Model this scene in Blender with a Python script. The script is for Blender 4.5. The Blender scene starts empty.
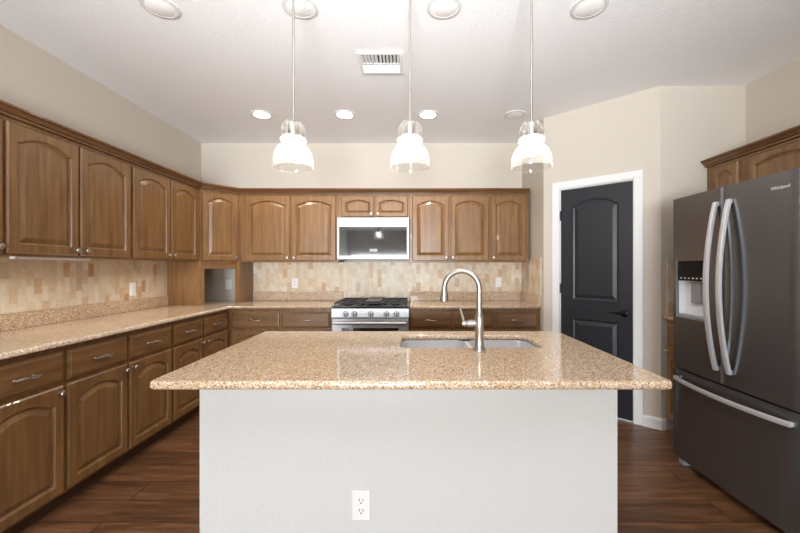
import bpy, bmesh, math, random
from mathutils import Vector, Matrix
PI = math.pi
S = bpy.context.scene
C = S.collection

# ---------------------------------------------------------------- camera
cam_d = bpy.data.cameras.new('camera')
cam = bpy.data.objects.new('camera', cam_d); C.objects.link(cam)
cam_d.sensor_width = 36.0; cam_d.lens = 36.0 * 370 / 800
cam_d.shift_x = -12 / 800; cam_d.shift_y = 1.5 / 800
cam_d.clip_start = 0.05
cam.location = (0, 0, 1.29); cam.rotation_euler = (PI / 2, 0, 0)
S.camera = cam

# ---------------------------------------------------------------- world, daylight, exposure
W = bpy.data.worlds.new('World'); S.world = W; W.use_nodes = True
nt = W.node_tree; nt.nodes.clear()
wo = nt.nodes.new('ShaderNodeOutputWorld'); bg = nt.nodes.new('ShaderNodeBackground')
bg.inputs['Color'].default_value = (0.80, 0.90, 1.0, 1); bg.inputs['Strength'].default_value = 4.0
nt.links.new(bg.outputs[0], wo.inputs[0])
S.view_settings.view_transform = 'Standard'; S.view_settings.look = 'None'
S.view_settings.gamma = 1; S.view_settings.use_curve_mapping = False
S.view_settings.exposure = 0.10
S.cycles.use_denoising = True
S.cycles.max_bounces = 10; S.cycles.diffuse_bounces = 6
S.cycles.sample_clamp_indirect = 6
S.cycles.caustics_reflective = False; S.cycles.caustics_refractive = False

def area(name, loc, sx, sy, rot, power, col=(1, 1, 1)):
    l = bpy.data.lights.new(name, 'AREA'); l.shape = 'RECTANGLE'; l.size = sx; l.size_y = sy
    l.energy = power; l.color = col
    o = bpy.data.objects.new(name, l); C.objects.link(o); o.location = loc; o.rotation_euler = rot
    return o
# daylight entering by the glazed openings of the wall behind the viewer (light faces +Y)
FY = -6.5
area('daylight_window', (-1.22, FY - 0.16, 1.06), 2.2, 1.40, (PI / 2 + .08, 0, 0), 485, (0.93, 0.97, 1.0))
# added fill light behind the camera, standing in for a flash bounced off the ceiling
fl = area('flash_fill', (-0.10, -1.5, 1.15), 0.5, 0.5, (PI / 2 + math.radians(34), 0, math.radians(2)), 64, (0.94, 0.98, 1.0))
fl.data.spread = math.radians(82)

# ---------------------------------------------------------------- materials
def srgb(r, g, b):
    f = lambda c: (c / 255 / 12.92) if c / 255 <= 0.04045 else ((c / 255 + 0.055) / 1.055) ** 2.4
    return (f(r), f(g), f(b), 1)
class N:
    def __init__(s, name):
        s.m = bpy.data.materials.new(name); s.m.use_nodes = True; s.t = s.m.node_tree
        s.p = s.t.nodes['Principled BSDF']; s.o = s.t.nodes['Material Output']
    def n(s, t, **k):
        x = s.t.nodes.new(t)
        for a, v in k.items():
            if hasattr(x, a) and a not in ('Scale',): setattr(x, a, v)
        return x
    def l(s, a, b): s.t.links.new(a, b)
    def pos(s, scale=(1, 1, 1)):
        g = s.n('ShaderNodeNewGeometry'); m = s.n('ShaderNodeMapping'); m.inputs['Scale'].default_value = scale
        s.l(g.outputs['Position'], m.inputs['Vector']); return m.outputs[0]
    def noise(s, v, sc, det=3, rough=.5):
        x = s.n('ShaderNodeTexNoise'); s.l(v, x.inputs['Vector'])
        x.inputs['Scale'].default_value = sc; x.inputs['Detail'].default_value = det; x.inputs['Roughness'].default_value = rough
        return x.outputs['Fac']
    def ramp(s, f, stops, interp='LINEAR'):
        r = s.n('ShaderNodeValToRGB'); s.l(f, r.inputs[0]); e = r.color_ramp.elements
        r.color_ramp.interpolation = interp
        while len(e) < len(stops): e.new(0.5)
        for i, (p, c) in enumerate(stops): e[i].position = p; e[i].color = c
        return r.outputs[0]
    def bump(s, h, strength, dist=.002):
        b = s.n('ShaderNodeBump'); b.inputs['Strength'].default_value = strength; b.inputs['Distance'].default_value = dist
        s.l(h, b.inputs['Height']); s.l(b.outputs[0], s.p.inputs['Normal'])
    def set(s, **k):
        for a, v in k.items(): s.p.inputs[a.replace('_', ' ')].default_value = v
def plain(name, col, rough=.5, metal=0, **k):
    a = N(name); a.set(Base_Color=col, Roughness=rough, Metallic=metal, **k); return a.m
def paint(name, col, bs=.25, sc=70, rough=.6):
    a = N(name); a.set(Base_Color=col, Roughness=rough)
    h = a.noise(a.pos(), sc, 4, .6); a.bump(h, bs, .004); return a.m
M = {}
M['wall'] = paint('beige_paint', srgb(208, 199, 187), .25)
M['ceiling'] = paint('ceiling_paint', srgb(248, 249, 252), .4, 42)
M['island'] = paint('island_paint', srgb(211, 211, 209), .6, 50)
M['white'] = plain('white_trim_paint', srgb(236, 236, 236), .35)
M['plastic'] = plain('white_plastic', srgb(240, 240, 240), .3)
M['slot'] = plain('dark_slot', srgb(60, 60, 60), .5)
M['black_door'] = plain('black_door_paint', srgb(36, 38, 44), .38)
M['black_metal'] = plain('black_metal', srgb(18, 18, 20), .35, .6)
M['iron'] = plain('cast_iron', srgb(28, 28, 28), .5)
M['griddle'] = plain('griddle_grey', srgb(84, 84, 84), .5)
M['black_glass'] = plain('black_glass', srgb(40, 42, 45), .06, 0, IOR=1.8)
M['steel'] = plain('stainless_steel', srgb(186, 187, 190), .45, .85)
M['nickel'] = plain('brushed_nickel', srgb(178, 172, 166), .32, 1)
M['sink'] = plain('sink_steel', srgb(226, 228, 231), .42, .55)
M['grey_plastic'] = plain('grey_plastic', srgb(150, 152, 155), .4)
M['dispenser_back'] = plain('dispenser_lining', srgb(236, 238, 242), .35)
M['handle'] = plain('satin_silver', srgb(225, 226, 230), .35, .6)
M['vent_dark'] = plain('vent_inside', srgb(50, 44, 40), .8)
M['baffle'] = plain('recessed_reflector', srgb(222, 222, 220), .3, .15)
M['logo'] = plain('logo_silver', srgb(235, 235, 235), .3, .3)
def fridge_mat():
    a = N('dark_stainless'); a.set(Base_Color=srgb(124, 125, 128), Metallic=.88, Roughness=.27, Anisotropic=.85)
    tg = a.n('ShaderNodeCombineXYZ'); tg.inputs[2].default_value = 1.0
    a.l(tg.outputs[0], a.p.inputs['Tangent']); return a.m
M['fridge'] = fridge_mat()
def wood(name, dark, mid, light, rough=.34, horiz=False):
    a = N(name)
    v = a.pos((14, 14, 1.1) if not horiz else (1.3, 1.3, 14))
    f = a.noise(v, 2.2, 6, .62); g = a.noise(a.pos((1, 1, 1)), 3.2, 2)
    c = a.ramp(f, [(.28, dark), (.5, mid), (.72, light)])
    mx = a.n('ShaderNodeMix', data_type='RGBA', blend_type='MULTIPLY'); mx.inputs['Factor'].default_value = .35
    a.l(c, mx.inputs['A']); c2 = a.ramp(g, [(.3, (.72, .68, .66, 1)), (.7, (1, 1, 1, 1))]); a.l(c2, mx.inputs['B'])
    a.l(mx.outputs['Result'], a.p.inputs['Base Color']); a.set(Roughness=rough); a.p.inputs['Coat Weight'].default_value = .12
    a.bump(f, .06, .001); return a.m
M['wood'] = wood('stained_maple', srgb(108, 76, 44), srgb(131, 95, 58), srgb(147, 110, 70))
M['wood_h'] = wood('stained_maple_rail', srgb(104, 73, 42), srgb(129, 93, 57), srgb(144, 107, 68), horiz=True)
M['crown'] = wood('stained_crown_shaded', srgb(96, 64, 35), srgb(116, 80, 48), srgb(130, 93, 58), .34, True)  # darker than the cabinet wood: shade of the tilted face put into the colour
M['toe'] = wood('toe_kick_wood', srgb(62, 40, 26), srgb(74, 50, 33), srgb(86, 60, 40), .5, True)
def granite():
    a = N('polished_granite'); P = a.pos()
    vo = a.n('ShaderNodeTexVoronoi'); a.l(P, vo.inputs['Vector']); vo.inputs['Scale'].default_value = 260
    sp = a.n('ShaderNodeSeparateColor'); a.l(vo.outputs['Color'], sp.inputs[0])
    c = a.ramp(sp.outputs[0], [(0, srgb(118, 98, 84)), (.06, srgb(164, 132, 104)), (.18, srgb(198, 168, 136)), (.42, srgb(214, 186, 154)),
                               (.62, srgb(230, 216, 198)), (.86, srgb(204, 174, 142)), (.95, srgb(160, 152, 146))], 'CONSTANT')
    n = a.noise(P, 35, 4, .6); c2 = a.ramp(n, [(.35, (.86, .80, .72, 1)), (.62, (1, 1, 1, 1))])
    mx = a.n('ShaderNodeMix', data_type='RGBA', blend_type='MULTIPLY'); mx.inputs['Factor'].default_value = .8
    a.l(c, mx.inputs['A']); a.l(c2, mx.inputs['B']); a.l(mx.outputs['Result'], a.p.inputs['Base Color'])
    a.set(Roughness=.08); a.p.inputs['Specular IOR Level'].default_value = .85; return a.m
M['granite'] = granite()
def tiles():
    a = N('travertine_tile'); g = a.n('ShaderNodeNewGeometry'); s = a.n('ShaderNodeSeparateXYZ'); a.l(g.outputs['Position'], s.inputs[0])
    ad = a.n('ShaderNodeMath', operation='ADD'); a.l(s.outputs[0], ad.inputs[0]); a.l(s.outputs[1], ad.inputs[1])
    cb = a.n('ShaderNodeCombineXYZ'); a.l(s.outputs[2], cb.inputs[0]); a.l(ad.outputs[0], cb.inputs[1])
    b = a.n('ShaderNodeTexBrick'); a.l(cb.outputs[0], b.inputs['Vector']); b.offset = .5
    b.inputs['Color1'].default_value = (0, 0, 0, 1); b.inputs['Color2'].default_value = (1, 1, 1, 1)
    b.inputs['Scale'].default_value = 1; b.inputs['Brick Width'].default_value = .102; b.inputs['Row Height'].default_value = .050
    b.inputs['Mortar Size'].default_value = .0009; b.inputs['Mortar'].default_value = (.5, .5, .5, 1)
    c = a.ramp(b.outputs['Color'], [(0, srgb(186, 146, 106)), (.05, srgb(206, 174, 138)), (.16, srgb(218, 196, 166)), (.45, srgb(222, 208, 186)),
                                    (.7, srgb(228, 217, 200)), (.9, srgb(216, 202, 182)), (1, srgb(196, 178, 156))])
    n = a.noise(a.pos((1, 1, .6)), 28, 5, .6); c2 = a.ramp(n, [(.32, (.80, .72, .62, 1)), (.6, (1, 1, 1, 1))])
    mx = a.n('ShaderNodeMix', data_type='RGBA', blend_type='MULTIPLY'); mx.inputs['Factor'].default_value = .6
    a.l(c, mx.inputs['A']); a.l(c2, mx.inputs['B'])
    m2 = a.n('ShaderNodeMix', data_type='RGBA'); a.l(b.outputs['Fac'], m2.inputs['Factor']); a.l(mx.outputs['Result'], m2.inputs['A'])
    m2.inputs['B'].default_value = srgb(206, 188, 162); a.l(m2.outputs['Result'], a.p.inputs['Base Color'])
    a.set(Roughness=.4); iv = a.n('ShaderNodeMath', operation='SUBTRACT'); iv.inputs[0].default_value = 1; a.l(b.outputs['Fac'], iv.inputs[1])
    a.bump(iv.outputs[0], .4, .001); return a.m
M['tile'] = tiles()
def floor_mat():
    a = N('plank_floor'); g = a.n('ShaderNodeNewGeometry'); mp = a.n('ShaderNodeMapping'); a.l(g.outputs['Position'], mp.inputs['Vector'])
    mp.inputs['Location'].default_value = (.35, -.077, 0)
    b = a.n('ShaderNodeTexBrick'); a.l(mp.outputs[0], b.inputs['Vector']); b.offset = .37; b.offset_frequency = 2
    b.inputs['Color1'].default_value = (0, 0, 0, 1); b.inputs['Color2'].default_value = (1, 1, 1, 1)
    b.inputs['Scale'].default_value = 1; b.inputs['Brick Width'].default_value = 1.22; b.inputs['Row Height'].default_value = .18
    b.inputs['Mortar Size'].default_value = .0026; b.inputs['Mortar'].default_value = (.5, .5, .5, 1)
    off = a.n('ShaderNodeVectorMath', operation='ADD'); a.l(g.outputs['Position'], off.inputs[0]); a.l(b.outputs['Color'], off.inputs[1])
    sc = a.n('ShaderNodeMapping'); a.l(off.outputs[0], sc.inputs['Vector']); sc.inputs['Scale'].default_value = (1.1, 11, 3)
    f = a.noise(sc.outputs[0], 2.4, 7, .65)
    c = a.ramp(f, [(.25, srgb(72, 46, 30)), (.46, srgb(110, 75, 50)), (.60, srgb(138, 97, 68)), (.78, srgb(164, 122, 90))])
    tn = a.ramp(b.outputs['Color'], [(0, (.62, .60, .58, 1)), (1, (1.0, .98, .95, 1))])
    mx = a.n('ShaderNodeMix', data_type='RGBA', blend_type='MULTIPLY'); mx.inputs['Factor'].default_value = 1
    a.l(c, mx.inputs['A']); a.l(tn, mx.inputs['B'])
    m2 = a.n('ShaderNodeMix', data_type='RGBA'); a.l(b.outputs['Fac'], m2.inputs['Factor']); a.l(mx.outputs['Result'], m2.inputs['A'])
    m2.inputs['B'].default_value = srgb(36, 22, 16); a.l(m2.outputs['Result'], a.p.inputs['Base Color'])
    a.set(Roughness=.34); a.bump(f, .08, .001); return a.m
M['floor'] = floor_mat()
def emit(name, col, st):
    a = N(name); a.p.inputs['Emission Color'].default_value = col; a.p.inputs['Emission Strength'].default_value = st
    a.set(Base_Color=(.9, .9, .9, 1)); return a.m
M['lamp_on'] = emit('lit_lens', (1, .93, .84, 1), 18)
M['lamp_off'] = plain('unlit_lens', srgb(250, 250, 250), .3)
M['ring'] = plain('trim_ring_unlit_shade', srgb(222, 221, 220), .45)  # grey copy of the white trim, shade on the rims of unlit cans
M['bulb'] = emit('lit_bulb', (1, .92, .80, 1), 85)
def thin_glass(name, tint, gl=.06, diff=0.0):
    a = N(name); t = a.t; tr = a.n('ShaderNodeBsdfTransparent'); tr.inputs[0].default_value = tint
    gs = a.n('ShaderNodeBsdfGlossy'); gs.inputs['Roughness'].default_value = .04
    if diff:
        g0 = gs; gs = a.n('ShaderNodeMixShader'); gs.inputs[0].default_value = .35; te = a.n('ShaderNodeBsdfTranslucent'); te.inputs[0].default_value = (.9, .9, .9, 1)
        a.l(g0.outputs[0], gs.inputs[1]); a.l(te.outputs[0], gs.inputs[2])
    lw = a.n('ShaderNodeLayerWeight'); lw.inputs[0].default_value = .35
    mr = a.n('ShaderNodeMapRange'); a.l(lw.outputs['Facing'], mr.inputs[0]); mr.inputs[3].default_value = gl; mr.inputs[4].default_value = .65
    m1 = a.n('ShaderNodeMixShader'); a.l(mr.outputs[0], m1.inputs[0]); a.l(tr.outputs[0], m1.inputs[1]); a.l(gs.outputs[0], m1.inputs[2])
    out = m1.outputs[0]
    if diff:
        tl = a.n('ShaderNodeBsdfTranslucent'); tl.inputs[0].default_value = (1, 1, 1, 1)
        m2 = a.n('ShaderNodeMixShader'); m2.inputs[0].default_value = diff; a.l(out, m2.inputs[1]); a.l(tl.outputs[0], m2.inputs[2]); out = m2.outputs[0]
    a.l(out, a.o.inputs['Surface']); return a.m
M['shade'] = thin_glass('seeded_glass', (.97, .97, .96, 1), .08, .085)
M['pane'] = thin_glass('window_glass', (.97, .98, .98, 1), .05)

# ---------------------------------------------------------------- mesh helpers
class MB:
    def __init__(s): s.bm = bmesh.new()
    def face(s, vs):
        try: return s.bm.faces.new(vs)
        except ValueError: return None
    def box(s, x0, y0, z0, x1, y1, z1, bev=0):
        vs = [s.bm.verts.new((x, y, z)) for x in (x0, x1) for y in (y0, y1) for z in (z0, z1)]
        fs = [s.bm.faces.new([vs[i] for i in q]) for q in ((0, 1, 3, 2), (4, 6, 7, 5), (0, 4, 5, 1), (2, 3, 7, 6), (0, 2, 6, 4), (1, 5, 7, 3))]
        if bev:
            es = list({e for f in fs for e in f.edges})
            bmesh.ops.bevel(s.bm, geom=es, offset=bev, segments=2, affect='EDGES', profile=.5)
        return s
    def loops(s, loops, cap0=False, cap1=True, closed=True):
        L = [[s.bm.verts.new(p) for p in lp] for lp in loops]
        n = len(L[0])
        for a, b in zip(L, L[1:]):
            for i in range(n if closed else n - 1):
                j = (i + 1) % n; s.face((a[i], a[j], b[j], b[i]))
        if cap0: s.face(L[0][::-1])
        if cap1: s.face(L[-1])
        return s
    def lathe(s, prof, c=(0, 0, 0), n=24, axis='Z', cap0=True, cap1=True):
        def P(r, h, t):
            u, v = r * math.cos(t), r * math.sin(t)
            if axis == 'Z': q = (u, v, h)
            elif axis == 'Y': q = (u, h, v)
            else: q = (h, u, v)
            return (c[0] + q[0], c[1] + q[1], c[2] + q[2])
        return s.loops([[P(r, h, 2 * PI * i / n) for i in range(n)] for r, h in prof], cap0, cap1)
    def tube(s, pts, r, n=10, cap=True):
        pts = [Vector(p) for p in pts]; rs = r if isinstance(r, (list, tuple)) else [r] * len(pts)
        T = []
        for i in range(len(pts)):
            a = pts[max(0, i - 1)]; b = pts[min(len(pts) - 1, i + 1)]; T.append((b - a).normalized())
        up = Vector((0, 0, 1)) if abs(T[0].z) < .9 else Vector((1, 0, 0))
        u = T[0].cross(up).normalized(); loops = []
        for p, t, rr in zip(pts, T, rs):
            u = (u - t * u.dot(t)).normalized(); v = t.cross(u)
            loops.append([p + (u * math.cos(2 * PI * k / n) + v * math.sin(2 * PI * k / n)) * rr for k in range(n)])
        return s.loops(loops, cap, cap)
    def bar(s, pts, hw, ht, side):
        """rectangular bar swept along pts; side = direction of half width hw"""
        pts = [Vector(p) for p in pts]; sd = Vector(side).normalized(); lp = []
        for i, p in enumerate(pts):
            t = (pts[min(len(pts) - 1, i + 1)] - pts[max(0, i - 1)]).normalized(); o = t.cross(sd).normalized(); b = .25
            q = [(-1, -1 + b), (-1 + b, -1), (1 - b, -1), (1, -1 + b), (1, 1 - b), (1 - b, 1), (-1 + b, 1), (-1, 1 - b)]
            lp.append([p + sd * hw * a + o * ht * c for a, c in q])
        return s.loops(lp, True, True)
    def prism(s, poly, z0, z1):
        return s.loops([[(x, y, z0) for x, y in poly], [(x, y, z1) for x, y in poly]], True, True)
    def build(s, name, mat, parent=None, smooth=False, loc=None, rot=None):
        bmesh.ops.recalc_face_normals(s.bm, faces=s.bm.faces[:])
        me = bpy.data.meshes.new(name); s.bm.to_mesh(me); s.bm.free()
        if smooth:
            for p in me.polygons: p.use_smooth = True
            try: me.set_sharp_from_angle(angle=math.radians(38))
            except Exception: pass
        me.materials.append(mat)
        o = bpy.data.objects.new(name, me); C.objects.link(o)
        if parent: o.parent = parent
        if loc is not None: o.location = loc
        if rot is not None: o.rotation_euler = rot
        return o
def thing(name, label, cat, loc=(0, 0, 0), rz=0, group=None):
    o = bpy.data.objects.new(name, None); C.objects.link(o); o.empty_display_size = .1
    o.location = loc; o.rotation_euler = (0, 0, rz); return tag(o, label, cat, group)
def tag(o, label, cat, group=None):
    o['label'] = label; o['category'] = cat
    if group: o['group'] = group
    return o
def struct(o): o['kind'] = 'structure'; return o
def copy_tree(o, parent=None):
    c = o.copy(); C.objects.link(c)
    if parent: c.parent = parent
    for ch in [x for x in C.objects if x.parent == o]: copy_tree(ch, c)
    return c
def slab(name, mat, polys, z0, z1, bev=.010, parent=None):
    """filled outline (with holes) of a given thickness and rounded edges"""
    cu = bpy.data.curves.new(name, 'CURVE'); cu.dimensions = '2D'; cu.fill_mode = 'BOTH'
    cu.extrude = (z1 - z0) / 2 - bev; cu.bevel_depth = bev; cu.bevel_resolution = 2; cu.offset = -bev
    for poly in polys:
        sp = cu.splines.new('POLY'); sp.points.add(len(poly) - 1)
        for p, (x, y) in zip(sp.points, poly): p.co = (x, y, 0, 1)
        sp.use_cyclic_u = True
    t = bpy.data.objects.new(name, cu); C.objects.link(t)
    dg = bpy.context.evaluated_depsgraph_get(); me = bpy.data.meshes.new_from_object(t.evaluated_get(dg))
    C.objects.unlink(t); bpy.data.objects.remove(t)
    me.transform(Matrix.Translation((0, 0, (z0 + z1) / 2)))
    b = bmesh.new(); b.from_mesh(me); bmesh.ops.remove_doubles(b, verts=b.verts[:], dist=1e-5); bmesh.ops.recalc_face_normals(b, faces=b.faces[:]); b.to_mesh(me); b.free()
    me.materials.clear(); me.materials.append(mat)
    o = bpy.data.objects.new(name, me); C.objects.link(o)
    if parent: o.parent = parent
    return o
def rrect(x0, y0, x1, y1, r, n=6):
    out = []
    for cx, cy, a in ((x1 - r, y0 + r, -90), (x1 - r, y1 - r, 0), (x0 + r, y1 - r, 90), (x0 + r, y0 + r, 180)):
        for k in range(n + 1):
            t = math.radians(a + 90 * k / n); out.append((cx + r * math.cos(t), cy + r * math.sin(t)))
    return out
def sweep(path, prof, side=1):
    """prof [(out,z)] swept along the xy path with mitred corners; side=+1 puts 'out' on the right of the path"""
    P = [Vector(p) for p in path]; nrm = []
    for a, b in zip(P, P[1:]):
        d = (b - a).normalized(); nrm.append(Vector((d.y, -d.x)) * side)
    lp = []
    for i, p in enumerate(P):
        if i == 0: m = nrm[0]
        elif i == len(P) - 1: m = nrm[-1]
        else:
            m = nrm[i - 1] + nrm[i]; m = m / m.length_squared * 2
        lp.append([(p.x + m.x * o, p.y + m.y * o, z) for o, z in prof])
    return MB().loops(lp, True, True)

# ---------------------------------------------------------------- panelled fronts (local frame: x width, front towards -y, z up)
def arch_loop(x0, z0, x1, z1, rise, y, n=16):
    pts = [(x0, y, z0), (x1, y, z0)]
    for k in range(n + 1):
        t = k / n; x = x1 + (x0 - x1) * t
        u = (t - .5) * 2; sh = .90
        h = 0 if abs(u) > sh else rise * math.cos(u / sh * PI / 2) ** .8
        pts.append((x, y, z1 - rise + h))
    return pts
def panel_front(mb, X0, Z0, X1, Z1, ins, rise, yf, outer_bev=True, lip=.010, bevw=.030, rec=.008, raise_=.001, top=None):
    """front surface of a frame-and-panel front at y=yf (outwards is -y)"""
    it = top if top is not None else ins
    a = (X0 + ins, Z0 + ins, X1 - ins, Z1 - it)
    L = []
    if outer_bev:
        L.append(arch_loop(X0, Z0, X1, Z1, 0, yf + .008)); e = .007
        L.append(arch_loop(X0 + e, Z0 + e, X1 - e, Z1 - e, 0, yf))
    else: L.append(arch_loop(X0, Z0, X1, Z1, 0, yf))
    def al(i, y): return arch_loop(a[0] + i, a[1] + i, a[2] - i, a[3] - i, max(rise - i * .25, 0) if rise else 0, y)
    L += [al(0, yf), al(.003, yf + rec * .55), al(lip, yf + rec), al(lip + .002, yf + rec), al(lip + bevw, yf + raise_), al(lip + bevw + .002, yf + raise_ - .0008)]
    mb.loops(L, False, True)
def door_mesh(w, h, rise, ins=.050, thick=.02):
    mb = MB(); yf = -thick
    b = MB
    mb.loops([arch_loop(0, 0, w, h, 0, 0), arch_loop(0, 0, w, h, 0, yf + .008)], True, False)
    small = min(w, h) < .26
    panel_front(mb, 0, 0, w, h, ins * (.8 if small else 1), rise, yf, bevw=.016 if small else .028, rec=.0125, raise_=.0015)
    return mb
def drawer_mesh(w, h, thick=.02):
    mb = MB(); yf = -thick
    def r(i, y): return [(i, y, i), (w - i, y, i), (w - i, y, h - i), (i, y, h - i)]
    mb.loops([r(0, 0), r(0, yf + .009), r(.004, yf + .006), r(.014, yf + .004), r(.018, yf), r(.020, yf)], True, True)
    return mb
def knob_mesh():
    return MB().lathe([(.007, 0), (.006, -.010), (.006, -.014), (.013, -.018), (.0155, -.023), (.013, -.028), (.006, -.030)], n=16, axis='Y')
def pull_mesh():
    pts = []
    for k in range(13):
        t = k / 12; x = -.058 + .116 * t; pts.append((x, -.022 - .010 * math.sin(PI * t), .004 * math.sin(2 * PI * t)))
    r = [.0035 + .0035 * abs(math.sin(2 * PI * k / 12)) ** 1 for k in range(13)]
    mb = MB().tube(pts, r, 8)
    for x in (-.042, .042): mb.lathe([(.007, 0), (.0045, -.006), (.0045, -.026)], (x, 0, 0), 10, 'Y')
    return mb
KN = PU = None
def add_knob(door, x, z):
    global KN
    if KN is None:
        KN = knob_mesh().build('knob', M['nickel'], door, True); o = KN
    else: o = KN.copy(); C.objects.link(o); o.parent = door
    o.location = (x, -.020, z)
def add_pull(dr, x, z):
    global PU
    if PU is None: PU = pull_mesh().build('handle', M['nickel'], dr, True); o = PU
    else: o = PU.copy(); C.objects.link(o); o.parent = dr
    o.location = (x, -.020, z)
def add_door(t, x0, x1, z0, z1, side, upper=True, rise=.045):
    """side: 'l'/'r'/None = knob side in local frame"""
    d = door_mesh(x1 - x0, z1 - z0, rise).build('door', M['wood'], t, loc=(x0, 0, z0))
    if side:
        kx = .028 if side == 'l' else x1 - x0 - .028; kz = .035 if upper else z1 - z0 - .035
        add_knob(d, kx, kz)
    return d
def upper(label, loc, rz, w, doors, z0=1.355, z1=2.085, depth=.325, group=None, rise=.045, dz=None):
    t = thing('wall_cabinet', label, 'cabinet', loc, rz, group)
    MB().box(0, 0, z0, w, depth, z1).build('carcass', M['wood'], t)
    for a, b, s in doors: add_door(t, a, b, z0 + .012, 2.062 if dz is None else dz, s, True, rise)
    return t
def base(label, loc, rz, w, bays, depth=.60, group=None):
    t = thing('base_cabinet', label, 'cabinet', loc, rz, group)
    MB().box(0, 0, .095, w, depth, .884).build('carcass', M['wood'], t)
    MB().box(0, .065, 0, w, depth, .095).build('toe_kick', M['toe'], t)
    for a, b, s in bays:
        d = drawer_mesh(b - a, .158).build('drawer', M['wood_h'], t, loc=(a, 0, .692)); add_pull(d, (b - a) / 2, .079)
        add_door(t, a, b, .112, .674, s, False)
    return t

# ================================================================= THE SETTING
XL, XR, YB, H = -2.456, 2.66, 4.31, 2.743
P1, P2 = (1.28, 3.60), (1.984, 2.95)
struct(MB().box(XL - .1, FY - .1, -.05, XR + .1, YB + .1, 0).build('floor', M['floor']))
struct(MB().box(XL - .1, FY - .1, H, XR + .1, YB + .1, H + .05).build('ceiling', M['ceiling']))
struct(MB().box(XL - .1, FY - .1, 0, XL, YB + .1, H).build('wall_left', M['wall']))
struct(MB().box(XL, YB, 0, P1[0] + .1, YB + .1, H).build('wall_back', M['wall']))
struct(MB().prism([(1.28, 3.6), (1.3475, 3.673), (1.38, 3.68), (1.38, YB), (1.28, YB)], 0, H).build('wall_pantry_side', M['wall']))
struct(MB().box(XR, FY - .1, 0, XR + .1, P2[1] + .1, H).build('wall_right', M['wall']))
struct(MB().prism([P2, (XR, 2.95), (XR, 3.05), (2.07, 3.05), (2.052, 3.0235)], 0, H).build('wall_return', M['wall']))
# diagonal pantry wall, local frame: x along P1->P2, front -y faces the kitchen
dv = Vector((P2[0] - P1[0], P2[1] - P1[1])); DL = dv.length; AZ = math.atan2(dv.y, dv.x)
dw = MB(); D0, D1, DH = .157, .772, 2.03
def dpoly(mb, x0, x1, z0, z1): mb.box(x0, 0, z0, x1, .1, z1)
dpoly(dw, 0, D0, 0, H); dpoly(dw, D1, DL, 0, H); dpoly(dw, D0, D1, DH, H)
struct(dw.build('wall_diagonal', M['wall'], loc=(*P1, 0), rot=(0, 0, AZ)))
dr = MB(); dr.box(D0 - .066, -.018, 0, D0, 0, DH + .0, .003); dr.box(D1, -.018, 0, D1 + .066, 0, DH, .003); dr.box(D0 - .066, -.018, DH, D1 + .066, 0, DH + .064, .003)
dr.box(D0, -.002, 0, D0 + .008, .1, DH); dr.box(D1 - .008, -.002, 0, D1, .1, DH); dr.box(D0, -.002, DH - .008, D1, .1, DH)
struct(dr.build('trim_1', M['white'], loc=(*P1, 0), rot=(0, 0, AZ)))
# pantry door (structure door with parts)
w = D1 - D0 - .022; h = DH - .022
mb = MB(); zm = .885
mb.loops([arch_loop(0, 0, w, h, 0, .035), arch_loop(0, 0, w, h, 0, 0)], True, False)
panel_front(mb, 0, 0, w, zm, .105, 0, 0, False, lip=.016, bevw=.03, rec=.010, raise_=.003, top=.07)
panel_front(mb, 0, zm, w, h, .105, .06, 0, False, lip=.016, bevw=.03, rec=.010, raise_=.003)
ux, uy = math.cos(AZ), math.sin(AZ)
def dloc(x, y, z=0): return (P1[0] + ux * x - uy * y, P1[1] + uy * x + ux * y, z)
door = struct(mb.build('door_1', M['black_door'], loc=dloc(D0 + .011, .006, .010), rot=(0, 0, AZ)))
hm = MB().lathe([(.031, 0), (.031, -.006), (.026, -.011), (.011, -.013), (.011, -.045)], (w - .06, 0, .895), 20, 'Y')
hm.tube([(w - .06, -.042, .895), (w - .09, -.045, .900), (w - .125, -.043, .893), (w - .165, -.040, .897)], [.010, .009, .0075, .006], 10)
hm.build('door_handle', M['black_metal'], door, True)
for z in (.30, 1.09, 1.77):
    MB().tube([(-.003, -.006, z - .045), (-.003, -.006, z + .045)], .0075, 8).build('hinge', M['black_metal'], door)
# pantry floor/back closure is the room's own back walls; baseboards
bprof = [(0, 0), (.014, 0), (.014, .075), (.008, .09), (0, .092)]
q0 = dloc(D1 + .066, 0); q1 = P2
struct(sweep([(q0[0], q0[1]), q1, (2.018, P2[1])], bprof, 1).build('baseboard_diagonal', M['white']))
q2 = dloc(D0 - .066, 0)
struct(sweep([(P1[0], P1[1]), (q2[0], q2[1])], bprof, 1).build('baseboard_back', M['white']))
struct(sweep([(XR, 1.5), (XR, FY)], bprof, 1).build('baseboard_right', M['white']))
struct(sweep([(XL, FY), (XL, .48)], bprof, 1).build('baseboard_left', M['white']))
# wall behind the viewer, with a glazed patio door and a window
fw = MB()
for a in ((XL, 0, -2.36, H), (-2.36, 0, -.08, .34), (-2.36, 1.80, -.08, H), (-.08, 0, .55, H), (.55, 0, 1.9, .34), (.55, 1.80, 1.9, H), (1.9, 0, XR, H)):
    fw.box(a[0], FY - .1, a[1], a[2], FY, a[3])
struct(fw.build('wall_front', M['wall']))
def glazed(name, x0, z0, x1, z1, mull):
    f = MB(); t = .05
    f.box(x0, FY - .08, z0, x0 + t, FY + .01, z1); f.box(x1 - t, FY - .08, z0, x1, FY + .01, z1)
    f.box(x0 + t, FY - .08, z0, x1 - t, FY + .01, z0 + t); f.box(x0 + t, FY - .08, z1 - t, x1 - t, FY + .01, z1)
    for m in mull: f.box(m - .025, FY - .07, z0 + t, m + .025, FY, z1 - t)
    o = struct(f.build(name, M['white']))
    MB().box(x0 + t, FY - .045, z0 + t, x1 - t, FY - .040, z1 - t).build('pane', M['pane'], o); return o
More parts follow.
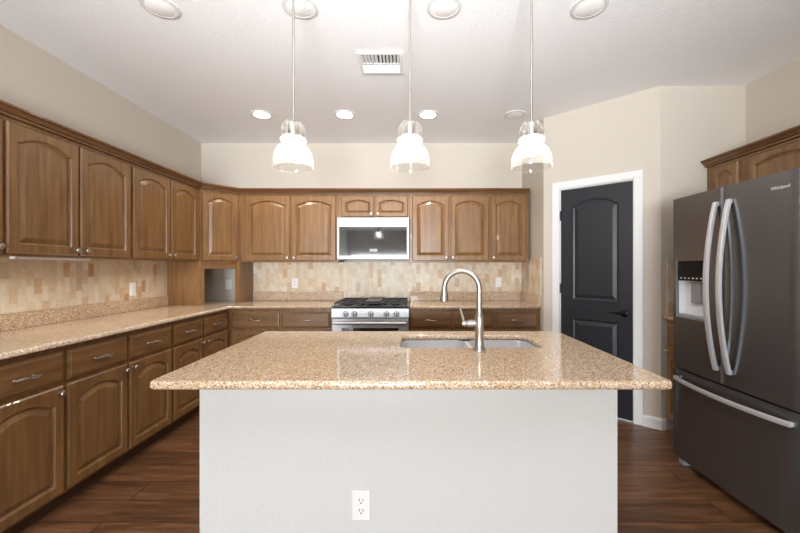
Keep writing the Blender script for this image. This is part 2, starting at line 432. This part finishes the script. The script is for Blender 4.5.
glazed('window_1', -2.36, .34, -.08, 1.80, [-1.22]); glazed('window_2', .55, .34, 1.9, 1.80, [])

# ================================================================= CABINETS
XF = -1.846     # face-frame plane of the left base run
YF = 3.71       # face-frame plane of the back base run
base('brown base cabinet in the left run, cut by the left picture edge', (XF, 1.10, 0), PI / 2, .855, [(.010, .418, 'l'), (.436, .845, 'r')], .608)
base('brown base cabinet in the middle of the left run, with two doors fully in view', (XF, 1.957, 0), PI / 2, .873, [(.010, .424, 'r'), (.440, .863, 'l')], .608)
base('brown base cabinet in the left run next to the inner corner of the counter', (XF, 2.832, 0), PI / 2, .878, [(.010, .414, 'r'), (.430, .845, 'l')], .608)
base('brown base cabinet on the back wall between the corner and the range, two drawers wide', (XF, YF, 0), 0, 1.048, [(.045, .520, 'r'), (.540, 1.028, 'l')], .598)
base('brown base cabinet directly right of the range, behind the faucet', (-.025, YF, 0), 0, .848, [(.012, .415, 'r'), (.435, .838, 'l')], .598)
base('narrow brown base cabinet at the right end of the back wall by the pantry door', (.825, YF, 0), 0, .453, [(.012, .430, 'l')], .598)
base('narrow brown base cabinet squeezed between the pantry corner and the refrigerator', (2.025, 2.932, 0), -PI / 2, .43, [(.012, .418, 'l')], .633)
upper('brown wall cabinet in the left run, cut by the left picture edge', (-2.126, 1.06, 0), PI / 2, .855, [(.010, .418, 'r'), (.436, .848, 'r')], depth=.328)
upper('brown wall cabinet in the left run with two wide arched doors', (-2.126, 1.917, 0), PI / 2, .873, [(.010, .426, 'r'), (.440, .860, 'l')], depth=.328)
upper('brown wall cabinet in the left run nearest the corner, two arched doors', (-2.126, 2.792, 0), PI / 2, .906, [(.012, .436, 'r'), (.450, .855, 'l')], depth=.328)
# corner: pentagon wall cabinet above an appliance garage
ct = thing('corner_wall_cabinet', 'single arched door corner cabinet set diagonally above the appliance nook', 'cabinet', (-2.126, 3.700, 0), PI / 4)
r2 = math.sqrt(.5)
def loc45(x, y): dx, dy = x + 2.126, y - 3.700; return (dx * r2 + dy * r2, -dx * r2 + dy * r2)
penta = [loc45(*p) for p in ((-2.126, 3.700), (-1.846, 3.980), (-1.846, 4.308), (-2.454, 4.308), (-2.454, 3.700))]
MB().prism(penta, 1.355, 2.085).build('carcass', M['wood'], ct)
add_door(ct, .022, .374, 1.367, 2.062, 'r')
gt = thing('appliance_garage', 'open wooden appliance nook with rolled up shutter in the counter corner', 'cabinet', (-2.126, 3.700, .9145), PI / 4)
GH = 1.3545 - .9145
g = MB(); g.box(0, 0, 0, .045, .02, GH); g.box(.351, 0, 0, .396, .02, GH); g.box(.045, 0, GH - .012, .351, .02, GH)
g.build('frame', M['wood'], gt)
sh = MB()
for k in range(4): sh.box(.045, .004, GH - .072 + k * .015, .351, .016, GH - .0575 + k * .015, .002)
shu = sh.build('roll_shutter', M['wood_h'], gt)
MB().lathe([(.006, .008), (.006, .000), (.011, -.006), (.009, -.012)], (.198, 0, GH - .040), 12, 'Y').build('knob', M['wood_h'], shu, True)
def wp(mb, pts, z0, z1): mb.prism([loc45(*p) for p in pts], z0, z1)
g = MB(); wp(g, ((-2.454, 3.700), (-2.128, 3.700), (-2.112, 3.716), (-2.454, 3.716)), 0, GH); g.build('side_panel', M['wood'], gt)
g = MB(); wp(g, ((-1.846, 3.982), (-1.846, 4.308), (-1.862, 4.308), (-1.862, 3.966)), 0, GH); g.build('side_panel', M['wood'], gt)
# back wall
upper('light brown wall cabinet between the corner and the microwave, two arched doors', (-1.844, 3.98, 0), 0, 1.052, [(.052, .536, 'r'), (.552, 1.030, 'l')])
upper('short brown wall cabinet above the microwave with two small arched doors', (-.790, 3.98, 0), 0, .762, [(.036, .382, 'r'), (.396, .746, 'l')], z0=1.826, rise=.030)
upper('light brown wall cabinet right of the microwave, two arched doors', (-.026, 3.98, 0), 0, .860, [(.028, .424, 'r'), (.440, .850, 'l')])
upper('light brown single door wall cabinet at the right end of the back wall', (.836, 3.98, 0), 0, .419, [(.012, .388, 'l')])
upper('narrow brown wall cabinet behind the refrigerator beside the return wall', (2.350, 2.945, 0), -PI / 2, .365, [(.072, .294, 'l')], depth=.308)
upper('brown wall cabinet above the refrigerator with arched doors', (2.350, 2.578, 0), -PI / 2, .95, [(.012, .462, 'r'), (.478, .934, 'l')], z0=1.80, depth=.308, rise=.03)
# crown mouldings
cp = [(-.30, 2.0862), (.0215, 2.0862), (.0215, 2.094), (.015, 2.0955), (.015, 2.099), (.026, 2.103), (.034, 2.112), (.044, 2.119), (.041, 2.1215), (.041, 2.125), (.053, 2.127), (.053, 2.139), (-.30, 2.139)]
tag(sweep([(-2.126, 1.06), (-2.126, 3.700), (-1.846, 3.980), (1.2555, 3.980)], cp, 1).build('crown_molding', M['crown']),
    'stained brown crown molding along the tops of the left and back wall cabinets', 'molding')
tag(sweep([(2.350, 2.946), (2.350, 1.628)], cp, 1).build('crown_molding', M['crown']),
    'brown crown molding on the cabinets above the refrigerator', 'molding')

# ================================================================= COUNTERTOPS AND TILE
ctop = slab('countertop', M['granite'], [[(XL, 1.06), (-1.803, 1.06), (-1.803, 3.665), (-.797, 3.665), (-.797, YB), (XL, YB)]], .8845, .914, .009)
tag(ctop, 'long L shaped granite countertop along the left wall to the range', 'countertop')
bs = MB(); bs.box(XL + .001, 1.08, .9142, XL + .021, 3.699, 1.014, .002); bs.build('granite_splash', M['granite'], ctop)
bs = MB(); bs.box(-1.845, YB - .021, .9142, -.80, YB - .001, 1.014, .002); bs.build('granite_splash', M['granite'], ctop)
c2 = slab('countertop', M['granite'], [[(-.024, 3.665), (1.279, 3.665), (1.279, YB), (-.024, YB)]], .8845, .914, .009)
tag(c2, 'short granite countertop right of the range on the back wall', 'countertop')
MB().box(-.022, YB - .021, .9142, 1.258, YB - .001, 1.014, .002).build('granite_splash', M['granite'], c2)
MB().box(1.259, 3.69, .9142, 1.279, YB - .001, 1.014, .002).build('granite_splash', M['granite'], c2)
c3 = slab('countertop', M['granite'], [[(1.998, 2.49), (2.655, 2.49), (2.655, 2.948), (1.998, 2.948)]], .8845, .914, .009)
tag(c3, 'small granite countertop piece between the pantry corner and the refrigerator', 'countertop')
MB().box(2.03, 2.929, .9142, 2.64, 2.949, 1.014, .002).build('granite_splash', M['granite'], c3)
def tile(label, *bx):
    m = MB()
    for b in bx: m.box(*b)
    tag(m.build('tile_backsplash', M['tile']), label, 'backsplash')
tile('cream and tan stone tile backsplash on the left wall', (XL + .0005, 1.08, 1.0145, XL + .009, 3.699, 1.3545))
tile('cream and tan stone tile backsplash on the back wall behind the range', (-1.845, YB - .009, 1.0145, 1.27, YB - .0005, 1.3545), (-.795, YB - .009, .90, -.028, YB - .0005, 1.0144))
tile('narrow stone tile strip on the short side wall by the pantry door', (1.2705, 3.66, 1.0145, 1.2795, YB - .001, 1.40))
tile('small patch of stone tile beside the refrigerator', (2.03, 2.941, 1.0145, 2.655, 2.9495, 1.3545))
tag(MB().box(-2.20, 2.02, 1.340, -2.17, 2.50, 1.3545, .003).build('under_cabinet_light', M['plastic']), 'slim white light bar under the left wall cabinets', 'light')

for k, y in enumerate((2.26, 3.2)):
    l = bpy.data.lights.new('under_cabinet_glow', 'AREA'); l.shape = 'RECTANGLE'; l.size = .03; l.size_y = .6; l.energy = 1.4; l.color = (1, .95, .86)
    lo = bpy.data.objects.new('under_cabinet_glow', l); C.objects.link(lo); lo.location = (-2.185, y, 1.335); lo.rotation_euler = (0, math.radians(-20), 0)
# ================================================================= ISLAND
IX0, IX1, IY0, IY1 = -.818, .791, 1.425, 2.17
ib = MB(); t = .09
ib.box(IX0, IY0, 0, IX1, IY0 + t, .884); ib.box(IX0, IY0 + t, 0, IX0 + t, IY1, .884); ib.box(IX1 - t, IY0 + t, 0, IX1, IY1, .884)
isl = thing('kitchen_island', 'white painted island base standing on the wood floor in the centre', 'island', (0, 0, 0))
ib.build('base', M['island'], isl)
mb = MB(); mb.box(IX0 + t, IY1 - .05, .095, IX1 - t, IY1 - .03, .884); mb.build('cabinet_frame', M['wood'], isl)
for k in range(3):
    ww = (IX1 - IX0 - 2 * t) / 3
    door_mesh(ww - .02, .75, .045).build('door', M['wood'], isl, loc=(IX1 - t - k * ww - .01, IY1 - .03, .112), rot=(0, 0, PI))
SX0, SX1, SY0, SY1 = -.055, .632, 1.752, 2.075
itop = slab('island_countertop', M['granite'], [rrect(-.879, 1.225, .873, 2.21, .022, 4), rrect(SX0, SY0, SX1, SY1, .05, 6)[::-1]], .8845, .914, .010)
tag(itop, 'polished tan granite island countertop with a sink cutout', 'countertop')
sk = thing('sink', 'double bowl stainless steel sink set under the island countertop', 'sink', (0, 0, 0))
for a, b in ((SX0 - .004, .288), (.312, SX1 + .004)):
    m = MB(); lp = []
    for ins, z, r in ((-.012, .8835, .05), (0, .8835, .05), (.002, .87, .05), (.006, .72, .05), (.02, .695, .06), (.05, .690, .05)):
        y0, y1 = SY0 - .004, SY1 + .004
        lp.append([(x, y, z) for x, y in rrect(a + ins if a < 0 or ins > 0 else a, y0 + ins, b - ins if b > .5 or ins > 0 else b, y1 - ins, r, 5)])
    m.loops(lp, False, True); bw = m.build('bowl', M['sink'], sk, True)
    MB().lathe([(.042, .6905), (.042, .693), (.036, .694), (.034, .691)], ((a + b) / 2, 1.92, 0), 20).build('drain', M['nickel'], bw, True)
mb = MB(); mb.box(.287, SY0 + .005, .860, .313, SY1 - .005, .8822, .004); mb.build('divider', M['sink'], sk)
# faucet
FX, FYY = .308, 1.692
fa = thing('faucet', 'tall brushed nickel gooseneck faucet beside the island sink', 'faucet', (FX, FYY, .914))
MB().lathe([(.027, 0), (.027, .005), (.023, .014), (.0195, .035), (.0195, .085), (.0215, .095), (.0215, .150), (.0195, .156), (.0145, .168), (.0135, .18)], n=24).build('body', M['nickel'], fa, True)
dd = Vector((-.95, .31, 0)); R = .082; pts = [Vector((0, 0, .17)), Vector((0, 0, .23)), Vector((0, 0, .281))]
for k in range(1, 15):
    a = PI * k / 14 * 1.03; pts.append(dd * (R - R * math.cos(a)) + Vector((0, 0, .281 + R * math.sin(a))))
MB().tube(pts, .0125, 14).build('neck', M['nickel'], fa, True)
e = pts[-1]; t_ = (pts[-1] - pts[-2]).normalized()
MB().tube([e, e + t_ * .010, e + t_ * .028, e + t_ * .052, e + t_ * .056], [.0140, .0155, .0180, .0210, .0180], 16).build('spray_head', M['nickel'], fa, True)
hd = MB().tube([(-.016, 0, .122), (-.056, 0, .122)], .0165, 16); hd.tube([(-.056, 0, .122), (-.062, 0, .122), (-.078, 0, .122)], [.0120, .0135, .0115], 14)
hd.tube([(-.070, 0, .126), (-.078, -.004, .160), (-.092, -.010, .205)], [.0065, .006, .0045], 10)
hd.build('handle', M['nickel'], fa, True)

# ================================================================= OUTLETS
def outlet(label, loc, rz, kind='outlet', wd=.070, ht=.115):
    o = thing('wall_outlet' if kind == 'outlet' else 'light_switch', label, 'outlet' if kind == 'outlet' else 'switch', loc, rz)
    MB().box(-wd / 2, -.006, -ht / 2, wd / 2, 0, ht / 2, .0025).build('plate', M['plastic'], o)
    if kind == 'outlet':
        for z in (-.0195, .0195):
            s_ = MB().loops([[(x, y, z + v) for x, v in rrect(-.0165, -.0135, .0165, .0135, .008, 4)] for y in (-.005, -.0075)], False, True).build('socket', M['plastic'], o)
            sl = MB(); sl.box(-.008, -.0082, z - .001, -.0055, -.0070, z + .009); sl.box(.0055, -.0082, z - .001, .008, -.0070, z + .008); sl.lathe([(.003, -.0082), (.003, -.0070)], (0, 0, z - .0075), 8, 'Y')
            sl.build('slot', M['slot'], s_)
    else:
        MB().box(-.017, -.009, -.034, .017, -.005, .034, .002).build('rocker', M['plastic'], o)
    return o
outlet('white outlet low on the front of the white island', (-.195, IY0 - .0002, .378), 0)
outlet('white outlet on the stone tiles left of the range', (-1.36, YB - .0093, 1.115), 0)
outlet('white switch on the stone tiles at the right end of the back wall', (1.005, YB - .0093, 1.125), 0, 'switch')
outlet('white switch on the left wall stone tiles below the cabinets', (XL + .0093, 3.24, 1.105), PI / 2, 'switch')
outlet('white outlet on the wall inside the corner appliance nook', (-2.135, YB - .0002, 1.10), 0)

# ================================================================= RANGE
RX0, RX1, RYF = -.790, -.032, 3.640
rg = thing('gas_range', 'stainless steel gas range with black grates between the base cabinets', 'range', (0, 0, 0))
MB().box(RX0, 3.68, .02, RX1, 4.285, .900, .003).build('body', M['steel'], rg)
MB().box(RX0, 3.625, .900, RX1, 4.285, .918, .004).build('cooktop', M['black_glass'], rg)
cpn = MB().loops([[(x, RYF, .800), (x, RYF - .012, .806), (x, RYF - .004, .890), (x, RYF + .01, .8995), (x, 3.68, .8995), (x, 3.68, .800)] for x in (RX0, RX1)], True, True).build('control_panel', M['steel'], rg)
for kx in (345.4, 354.4, 370.6, 386.3, 396.3):
    x = (kx - 412) / 370 * 3.62
    kn = MB().lathe([(.026, .004), (.026, -.004), (.021, -.007), (.020, -.030), (.017, -.033)], (x, RYF - .010, .836), 18, 'Y').build('knob', M['steel'], rg, True)
    MB().box(x - .004, RYF - .050, .818, x + .004, RYF - .042, .854, .001).build('pointer', M['black_metal'], kn)
    MB().lathe([(.029, .003), (.029, -.001)], (x, RYF - .010, .836), 18, 'Y').build('knob_ring', M['black_metal'], rg)
od = MB().box(RX0 + .004, RYF, .235, RX1 - .004, 3.679, .790, .004).build('oven_door', M['steel'], rg)
MB().box(RX0 + .10, RYF - .003, .33, RX1 - .10, RYF + .001, .700).build('window', M['black_glass'], od)
hm = MB().tube([(RX0 + .03, RYF - .050, .752), (RX1 - .03, RYF - .050, .752)], .013, 14)
for x in (RX0 + .06, RX1 - .06): hm.box(x - .01, RYF - .048, .742, x + .01, RYF + .002, .762, .002)
hm.build('handle', M['steel'], od, True)
MB().box(RX0 + .004, RYF, .07, RX1 - .004, 3.679, .228, .004).build('storage_drawer', M['steel'], rg)
for k in range(3):
    a = RX0 + .02 + k * .241; b = a + .236; gr = MB(); z = .942
    for x in (a, b - .012): gr.box(x, 3.66, z - .006, x + .012, 4.26, z + .006, .002)
    for y in (3.66, 3.955, 4.248): gr.box(a, y, z - .006, b, y + .012, z + .006, .002)
    for y in (3.81, 4.11):
        gr.box(a, y - .005, z - .005, b, y + .005, z + .005); gr.box((a + b) / 2 - .005, y - .12, z - .005, (a + b) / 2 + .005, y + .12, z + .005)
    for x in (a + .006, b - .006):
        for y in (3.67, 4.25): gr.box(x - .006, y - .006, .918, x + .006, y + .006, z)
    gr.build('grate', M['iron'], rg)
    for y in (3.81, 4.11):
        if k != 1: MB().lathe([(.045, .9178), (.045, .925), (.032, .926), (.032, .934), (.02, .935)], ((a + b) / 2, y, 0), 18).build('burner', M['iron'], rg, True)
MB().box(-.475, 3.74, .9485, -.315, 4.22, .960, .004).build('griddle', M['griddle'], rg)
MB().box(RX0, 4.255, .918, RX1, 4.285, .930).build('rear_trim', M['steel'], rg)

# ================================================================= MICROWAVE
MX0, MX1, MYF, MZ0, MZ1 = -.788, -.030, 3.885, 1.382, 1.822
mw = thing('microwave', 'stainless steel microwave mounted under the short cabinet above the range', 'microwave', (0, 0, 0))
MB().box(MX0, MYF + .03, MZ0, MX1, 4.298, MZ1, .002).build('body', M['steel'], mw)
dr_ = MB()
a0, a1, b0, b1 = MX0, MX1, MZ0 + .012, MZ1 - .002
wx0, wx1, wz0, wz1 = MX0 + .022, MX1 - .022, MZ0 + .036, MZ1 - .098
def fr(x0, z0, x1, z1, y): return [(x0, y, z0), (x1, y, z0), (x1, y, z1), (x0, y, z1)]
dr_.loops([fr(a0, b0, a1, b1, MYF + .029), fr(a0, b0, a1, b1, MYF + .004), fr(a0 + .004, b0 + .004, a1 - .004, b1 - .004, MYF), fr(wx0, wz0, wx1, wz1, MYF), fr(wx0, wz0, wx1, wz1, MYF + .004)], True, True)
dm = dr_.build('door', M['steel'], mw)
MB().box(wx0, MYF + .0015, wz0, wx1, MYF + .0045, wz1).build('window', M['black_glass'], dm)
MB().box(-.445, MYF + .0005, 1.462, -.365, MYF + .002, 1.492).build('label_reflection', M['grey_plastic'], dm)  # grey plate standing for the pale label and reflection on the glass
MB().box(MX0 + .02, MYF + .02, MZ0 - .004, MX1 - .02, MYF + .18, MZ0 + .001).build('vent_grille', M['iron'], mw)
MB().box(MX0 + .03, MYF + .03, MZ0 - .022, MX0 + .07, MYF + .07, MZ0 - .003).build('lamp_housing', M['iron'], mw)
def text(name, body, size, loc, rot, parent, mat, ext=.0006):
    cu = bpy.data.curves.new(name, 'FONT'); cu.body = body; cu.size = size; cu.extrude = ext; cu.align_x = 'CENTER'; cu.align_y = 'CENTER'
    t = bpy.data.objects.new(name, cu); C.objects.link(t)
    dg = bpy.context.evaluated_depsgraph_get(); me = bpy.data.meshes.new_from_object(t.evaluated_get(dg)); C.objects.unlink(t); bpy.data.objects.remove(t)
    me.materials.clear(); me.materials.append(mat)
    o = bpy.data.objects.new(name, me); C.objects.link(o); o.location = loc; o.rotation_euler = rot; o.parent = parent; return o
text('logo', 'Whirlpool', .020, (-.41, MYF - .0006, 1.772), (PI / 2, 0, 0), dm, M['grey_plastic'])

# ================================================================= REFRIGERATOR
FXF, FA, FB, FT = 1.732, 2.470, 1.655, 1.743
rf = thing('refrigerator', 'dark stainless french door refrigerator with curved silver handles', 'refrigerator', (0, 0, 0))
MB().box(FXF + .075, FB + .005, .05, 2.62, FA - .005, FT - .018, .004).build('body', M['iron'], rf)
ym = 2.0635
def fdoor(y0, y1, z0, z1, name='door'):
    n = 8; prof = []; cen = (FA + FB) / 2; hw = (FA - FB) / 2
    # rounded vertical edges, slightly bowed front
    ys = [y0] + [y0 + .004] + [y0 + .012 + (y1 - y0 - .024) * k / n for k in range(n + 1)] + [y1 - .004] + [y1]
    xs = []
    for i, y in enumerate(ys):
        e = {0: .010, 1: .003, len(ys) - 2: .003, len(ys) - 1: .010}.get(i, 0)
        xs.append(FXF + e + .006 * ((y - cen) / hw) ** 2)
    ring = [(x, y) for x, y in zip(xs, ys)] + [(FXF + .072, y1), (FXF + .072, y0)]
    return MB().prism(ring, z0, z1).build(name, M['fridge'], rf, True)
dl = None
zt0 = .642
# left door (far) with a dispenser opening: four pieces welded in one mesh
def fdoor_hole(y0, y1, z0, z1, hy0, hy1, hz0, hz1):
    mb = MB(); cen = (FA + FB) / 2; hw = (FA - FB) / 2
    fx = lambda y: FXF + .006 * ((y - cen) / hw) ** 2
    ys = [y0, y0 + .010, hy0, hy1, y1 - .010, y1]; zs = [z0, hz0, hz1, z1]
    X = lambda i: fx(ys[i]) + (.009 if i in (0, 5) else 0)
    V = {(i, j): mb.bm.verts.new((X(i), ys[i], zs[j])) for i in range(6) for j in range(4)}
    for i in range(5):
        for j in range(3):
            if i == 2 and j == 1: continue
            mb.face((V[i, j], V[i + 1, j], V[i + 1, j + 1], V[i, j + 1]))
    xb = FXF + .072
    B = {(i, j): mb.bm.verts.new((xb, ys[i], zs[j])) for i in (0, 5) for j in (0, 3)}
    for j in (0, 3):
        mb.face([V[i, j] for i in range(6)] + [B[5, j], B[0, j]])
    for i in (0, 5): mb.face([V[i, j] for j in range(4)] + [B[i, 3], B[i, 0]])
    mb.face((B[0, 0], B[5, 0], B[5, 3], B[0, 3]))
    xd = FXF + .055
    I = {(i, j): mb.bm.verts.new((xd, ys[i], zs[j])) for i in (2, 3) for j in (1, 2)}
    for (a, b) in (((2, 1), (3, 1)), ((3, 1), (3, 2)), ((3, 2), (2, 2)), ((2, 2), (2, 1))): mb.face((V[a], V[b], I[b], I[a]))
    mb.face((I[2, 1], I[3, 1], I[3, 2], I[2, 2]))
    return mb.build('door', M['fridge'], rf)
hy0, hy1, hz0, hz1 = 2.185, 2.420, .975, 1.335
dl = fdoor_hole(ym + .003, FA, zt0, FT, hy0, hy1, hz0, hz1)
dp = MB(); dp.box(FXF + .004, hy0 + .001, 1.210, FXF + .054, hy1 - .001, hz1 - .001, .003); dpn = dp.build('control_panel', M['black_metal'], dl)
mb = MB()
for k in range(6): mb.box(FXF + .0025, hy0 + .03 + k * .033, 1.222, FXF + .0045, hy0 + .042 + k * .033, 1.230)
mb.build('icon', M['logo'], dpn)
mb = MB(); mb.box(FXF + .050, hy0 + .001, hz0 + .001, FXF + .0545, hy1 - .001, 1.209); mb.box(FXF + .012, hy1 - .006, hz0 + .02, FXF + .05, hy1 - .001, 1.209); mb.box(FXF + .012, hy0 + .001, hz0 + .02, FXF + .05, hy0 + .006, 1.209)
mb.build('dispenser_recess', M['dispenser_back'], dl)
MB().box(FXF + .002, hy0 + .001, hz0 + .001, FXF + .05, hy1 - .001, hz0 + .018, .002).build('drip_tray', M['grey_plastic'], dl)
MB().box(FXF + .030, 2.26, 1.07, FXF + .045, 2.34, 1.20, .004).build('paddle', M['grey_plastic'], dl)
tr = MB(); b_ = .004
tr.box(FXF - .001, hy1, hz0 - b_, FXF + .004, hy1 + b_, hz1 + b_); tr.box(FXF - .001, hy0 - b_, hz0 - b_, FXF + .004, hy0, hz1 + b_); tr.box(FXF - .001, hy0, hz0 - b_, FXF + .004, hy1, hz0)
tr.build('dispenser_trim', M['steel'], dl)
drr = fdoor(FB, ym - .003, zt0, FT)
drw = fdoor(FB, FA, .060, .632, 'freezer_drawer')
def vh(y, parent):
    p = []
    for k in range(17):
        t = k / 16; p.append((FXF - .010 - .056 * math.sin(PI * t) ** .85, y, .715 + .945 * t))
    m = MB().bar(p, .0135, .0095, (0, 1, 0))
    for z in (.722, 1.653): m.box(FXF - .018, y - .010, z - .012, FXF + .003, y + .010, z + .012, .002)
    m.build('handle', M['handle'], parent, True)
vh(ym + .036, dl); vh(ym - .052, drr)
p = []
for k in range(17):
    t = k / 16; p.append((FXF - .012 - .045 * math.sin(PI * t) ** .7, FB + .025 + (FA - FB - .07) * t, .577))
m = MB().bar(p, .012, .007, (0, 0, 1))
for y in (p[0][1] + .01, p[-1][1] - .01): m.box(FXF - .016, y - .012, .567, FXF + .004, y + .012, .587, .002)
m.build('handle', M['handle'], drw, True)
text('logo', 'Whirlpool', .022, (FXF + .0015, 1.742, 1.670), (PI / 2, 0, -PI / 2), drr, M['logo'])
for y in (FA - .06, FB + .03):
    MB().box(FXF + .04, y, .0, FXF + .16, y + .05, .055, .006).build('foot', M['grey_plastic'], rf)
MB().box(FXF + .09, FB + .09, .012, FXF + .12, FA - .08, .058).build('kick_grille', M['iron'], rf)

# ================================================================= PENDANTS
def pendant_proto():
    Z = lambda L: [(a, 1.962 - (1.966 - b) * .91) for a, b in L]
    t = thing('pendant_light', 'clear glass bell pendant', 'pendant light', (0, 0, 0), 0, 'glass pendants over the island')
    MB().lathe([(.06, H - .0005), (.06, H - .012), (.045, H - .026), (.010, H - .032)], n=24).build('canopy', M['nickel'], t, True)
    MB().tube([(0, 0, 1.955), (0, 0, H - .03)], .0052, 10).build('rod', M['nickel'], t, True)
    MB().lathe(Z([(.010, 1.962), (.022, 1.958), (.024, 1.948), (.024, 1.905), (.019, 1.895), (.019, 1.865)]), n=20).build('socket', M['nickel'], t, True)
    out = [(.022, 1.966), (.036, 1.960), (.049, 1.943), (.055, 1.922), (.052, 1.902), (.043, 1.890), (.048, 1.884), (.058, 1.877), (.059, 1.867), (.050, 1.858), (.046, 1.851),
           (.056, 1.843), (.071, 1.829), (.082, 1.808), (.088, 1.783), (.089, 1.770), (.0885, 1.752), (.0885, 1.742), (.0905, 1.738), (.0905, 1.733), (.0870, 1.733)]
    MB().lathe(Z(out), n=40, cap0=False, cap1=False).build('shade', M['shade'], t, True)
    MB().lathe(Z([(.011, 1.866), (.017, 1.850), (.024, 1.830), (.025, 1.815), (.018, 1.798), (.006, 1.792)]), n=20).build('bulb', M['bulb'], t, True)
    return t
pp = pendant_proto()
PD = 1.70
for i, (px, lb) in enumerate(((293.3, 'leftmost of the three clear glass bell pendants above the island'), (410, 'middle clear glass bell pendant above the island, nearest the ceiling vent'), (531.5, 'rightmost clear glass bell pendant, hanging near the faucet side and pantry door'))):
    o = pp if i == 0 else copy_tree(pp)
    o.location = ((px - 412) / 370 * PD, PD, 0); o['label'] = lb

# ================================================================= RECESSED LIGHTS AND VENT
def can(x, y, lit, label):
    t = thing('recessed_light', label, 'ceiling light', (x, y, H), 0, 'recessed ceiling lights')
    MB().lathe([(.080, -.0005), (.098, -.0005), (.097, -.006), (.082, -.008), (.076, -.004)], n=32, cap0=False, cap1=False).build('trim_ring', M['white'] if lit else M['ring'], t, True)
    MB().lathe([(.0805, -.0006), (.0795, -.007), (.072, -.0075), (.062, -.0020)], n=32, cap0=False, cap1=False).build('reflector', M['white'], t, True)
    MB().lathe([(.073, -.0015), (.072, -.0080), (.050, -.0125), (.012, -.0150)], n=32).build('lens', M['lamp_on'] if lit else M['lamp_off'], t, True)
    if lit:
        l = bpy.data.lights.new('recessed_lamp_light', 'SPOT'); l.energy = 44; l.color = (1, .92, .80); l.spot_size = math.radians(125); l.spot_blend = .9; l.shadow_soft_size = .06
        lo = bpy.data.objects.new('recessed_lamp_light', l); C.objects.link(lo); lo.location = (x, y, H - .03)
bx = [-1.42, -.634, .151, .974]
for i, x in enumerate(bx):
    can(x, 3.5, i < 3, ['lit recessed ceiling light near the back corner, left of the left pendant', 'lit recessed ceiling light between the left and middle pendants',
        'lit recessed ceiling light just right of the middle pendant', 'unlit recessed ceiling light just left of the right pendant'][i])
fx_ = [-1.40, -.622, .178, .984]
for i, x in enumerate(fx_):
    can(x, 2.056, False, ['unlit recessed ceiling light at the top edge, farthest left', 'unlit recessed ceiling light at the top edge behind the left pendant rod',
        'unlit recessed ceiling light at the top edge, right of the middle pendant rod', 'unlit recessed ceiling light at the top edge, farthest right'][i])
vt = thing('ceiling_vent', 'white rectangular air vent in the ceiling with curved louvers', 'vent', (-.22, 2.62, H))
VW, VD = .155, .135
m = MB()
for a in ((-VW, -VD, VW, -VD + .022), (-VW, VD - .022, VW, VD), (-VW, -VD + .022, -VW + .022, VD - .022), (VW - .022, -VD + .022, VW, VD - .022)): m.box(a[0], a[1], -.012, a[2], a[3], -.0003, .002)
m.box(-VW + .022, -.006, -.010, VW - .022, .006, -.004)
m.build('frame', M['white'], vt)
MB().box(-VW + .022, -VD + .022, -.002, VW - .022, VD - .022, -.0003).build('duct_opening', M['vent_dark'], vt)
n = 11
for k in range(n):
    x = -VW + .035 + k * (2 * VW - .07) / (n - 1); s = -1 if x < 0 else 1
    MB().loops([[(x - s * .006, y, -.003), (x, y, -.008), (x + s * .009, y, -.018), (x + s * .011, y, -.018), (x + s * .002, y, -.007), (x - s * .004, y, -.003)] for y in (-VD + .022, -.006)], True, True).build('louver', M['white'], vt)
for k in range(4):
    y = .018 + k * .025
    MB().loops([[(x, y - .006, -.003), (x, y, -.008), (x, y + .012, -.016), (x, y + .014, -.015), (x, y + .002, -.006), (x, y - .004, -.003)] for x in (-VW + .022, VW - .022)], True, True).build('louver', M['white'], vt)
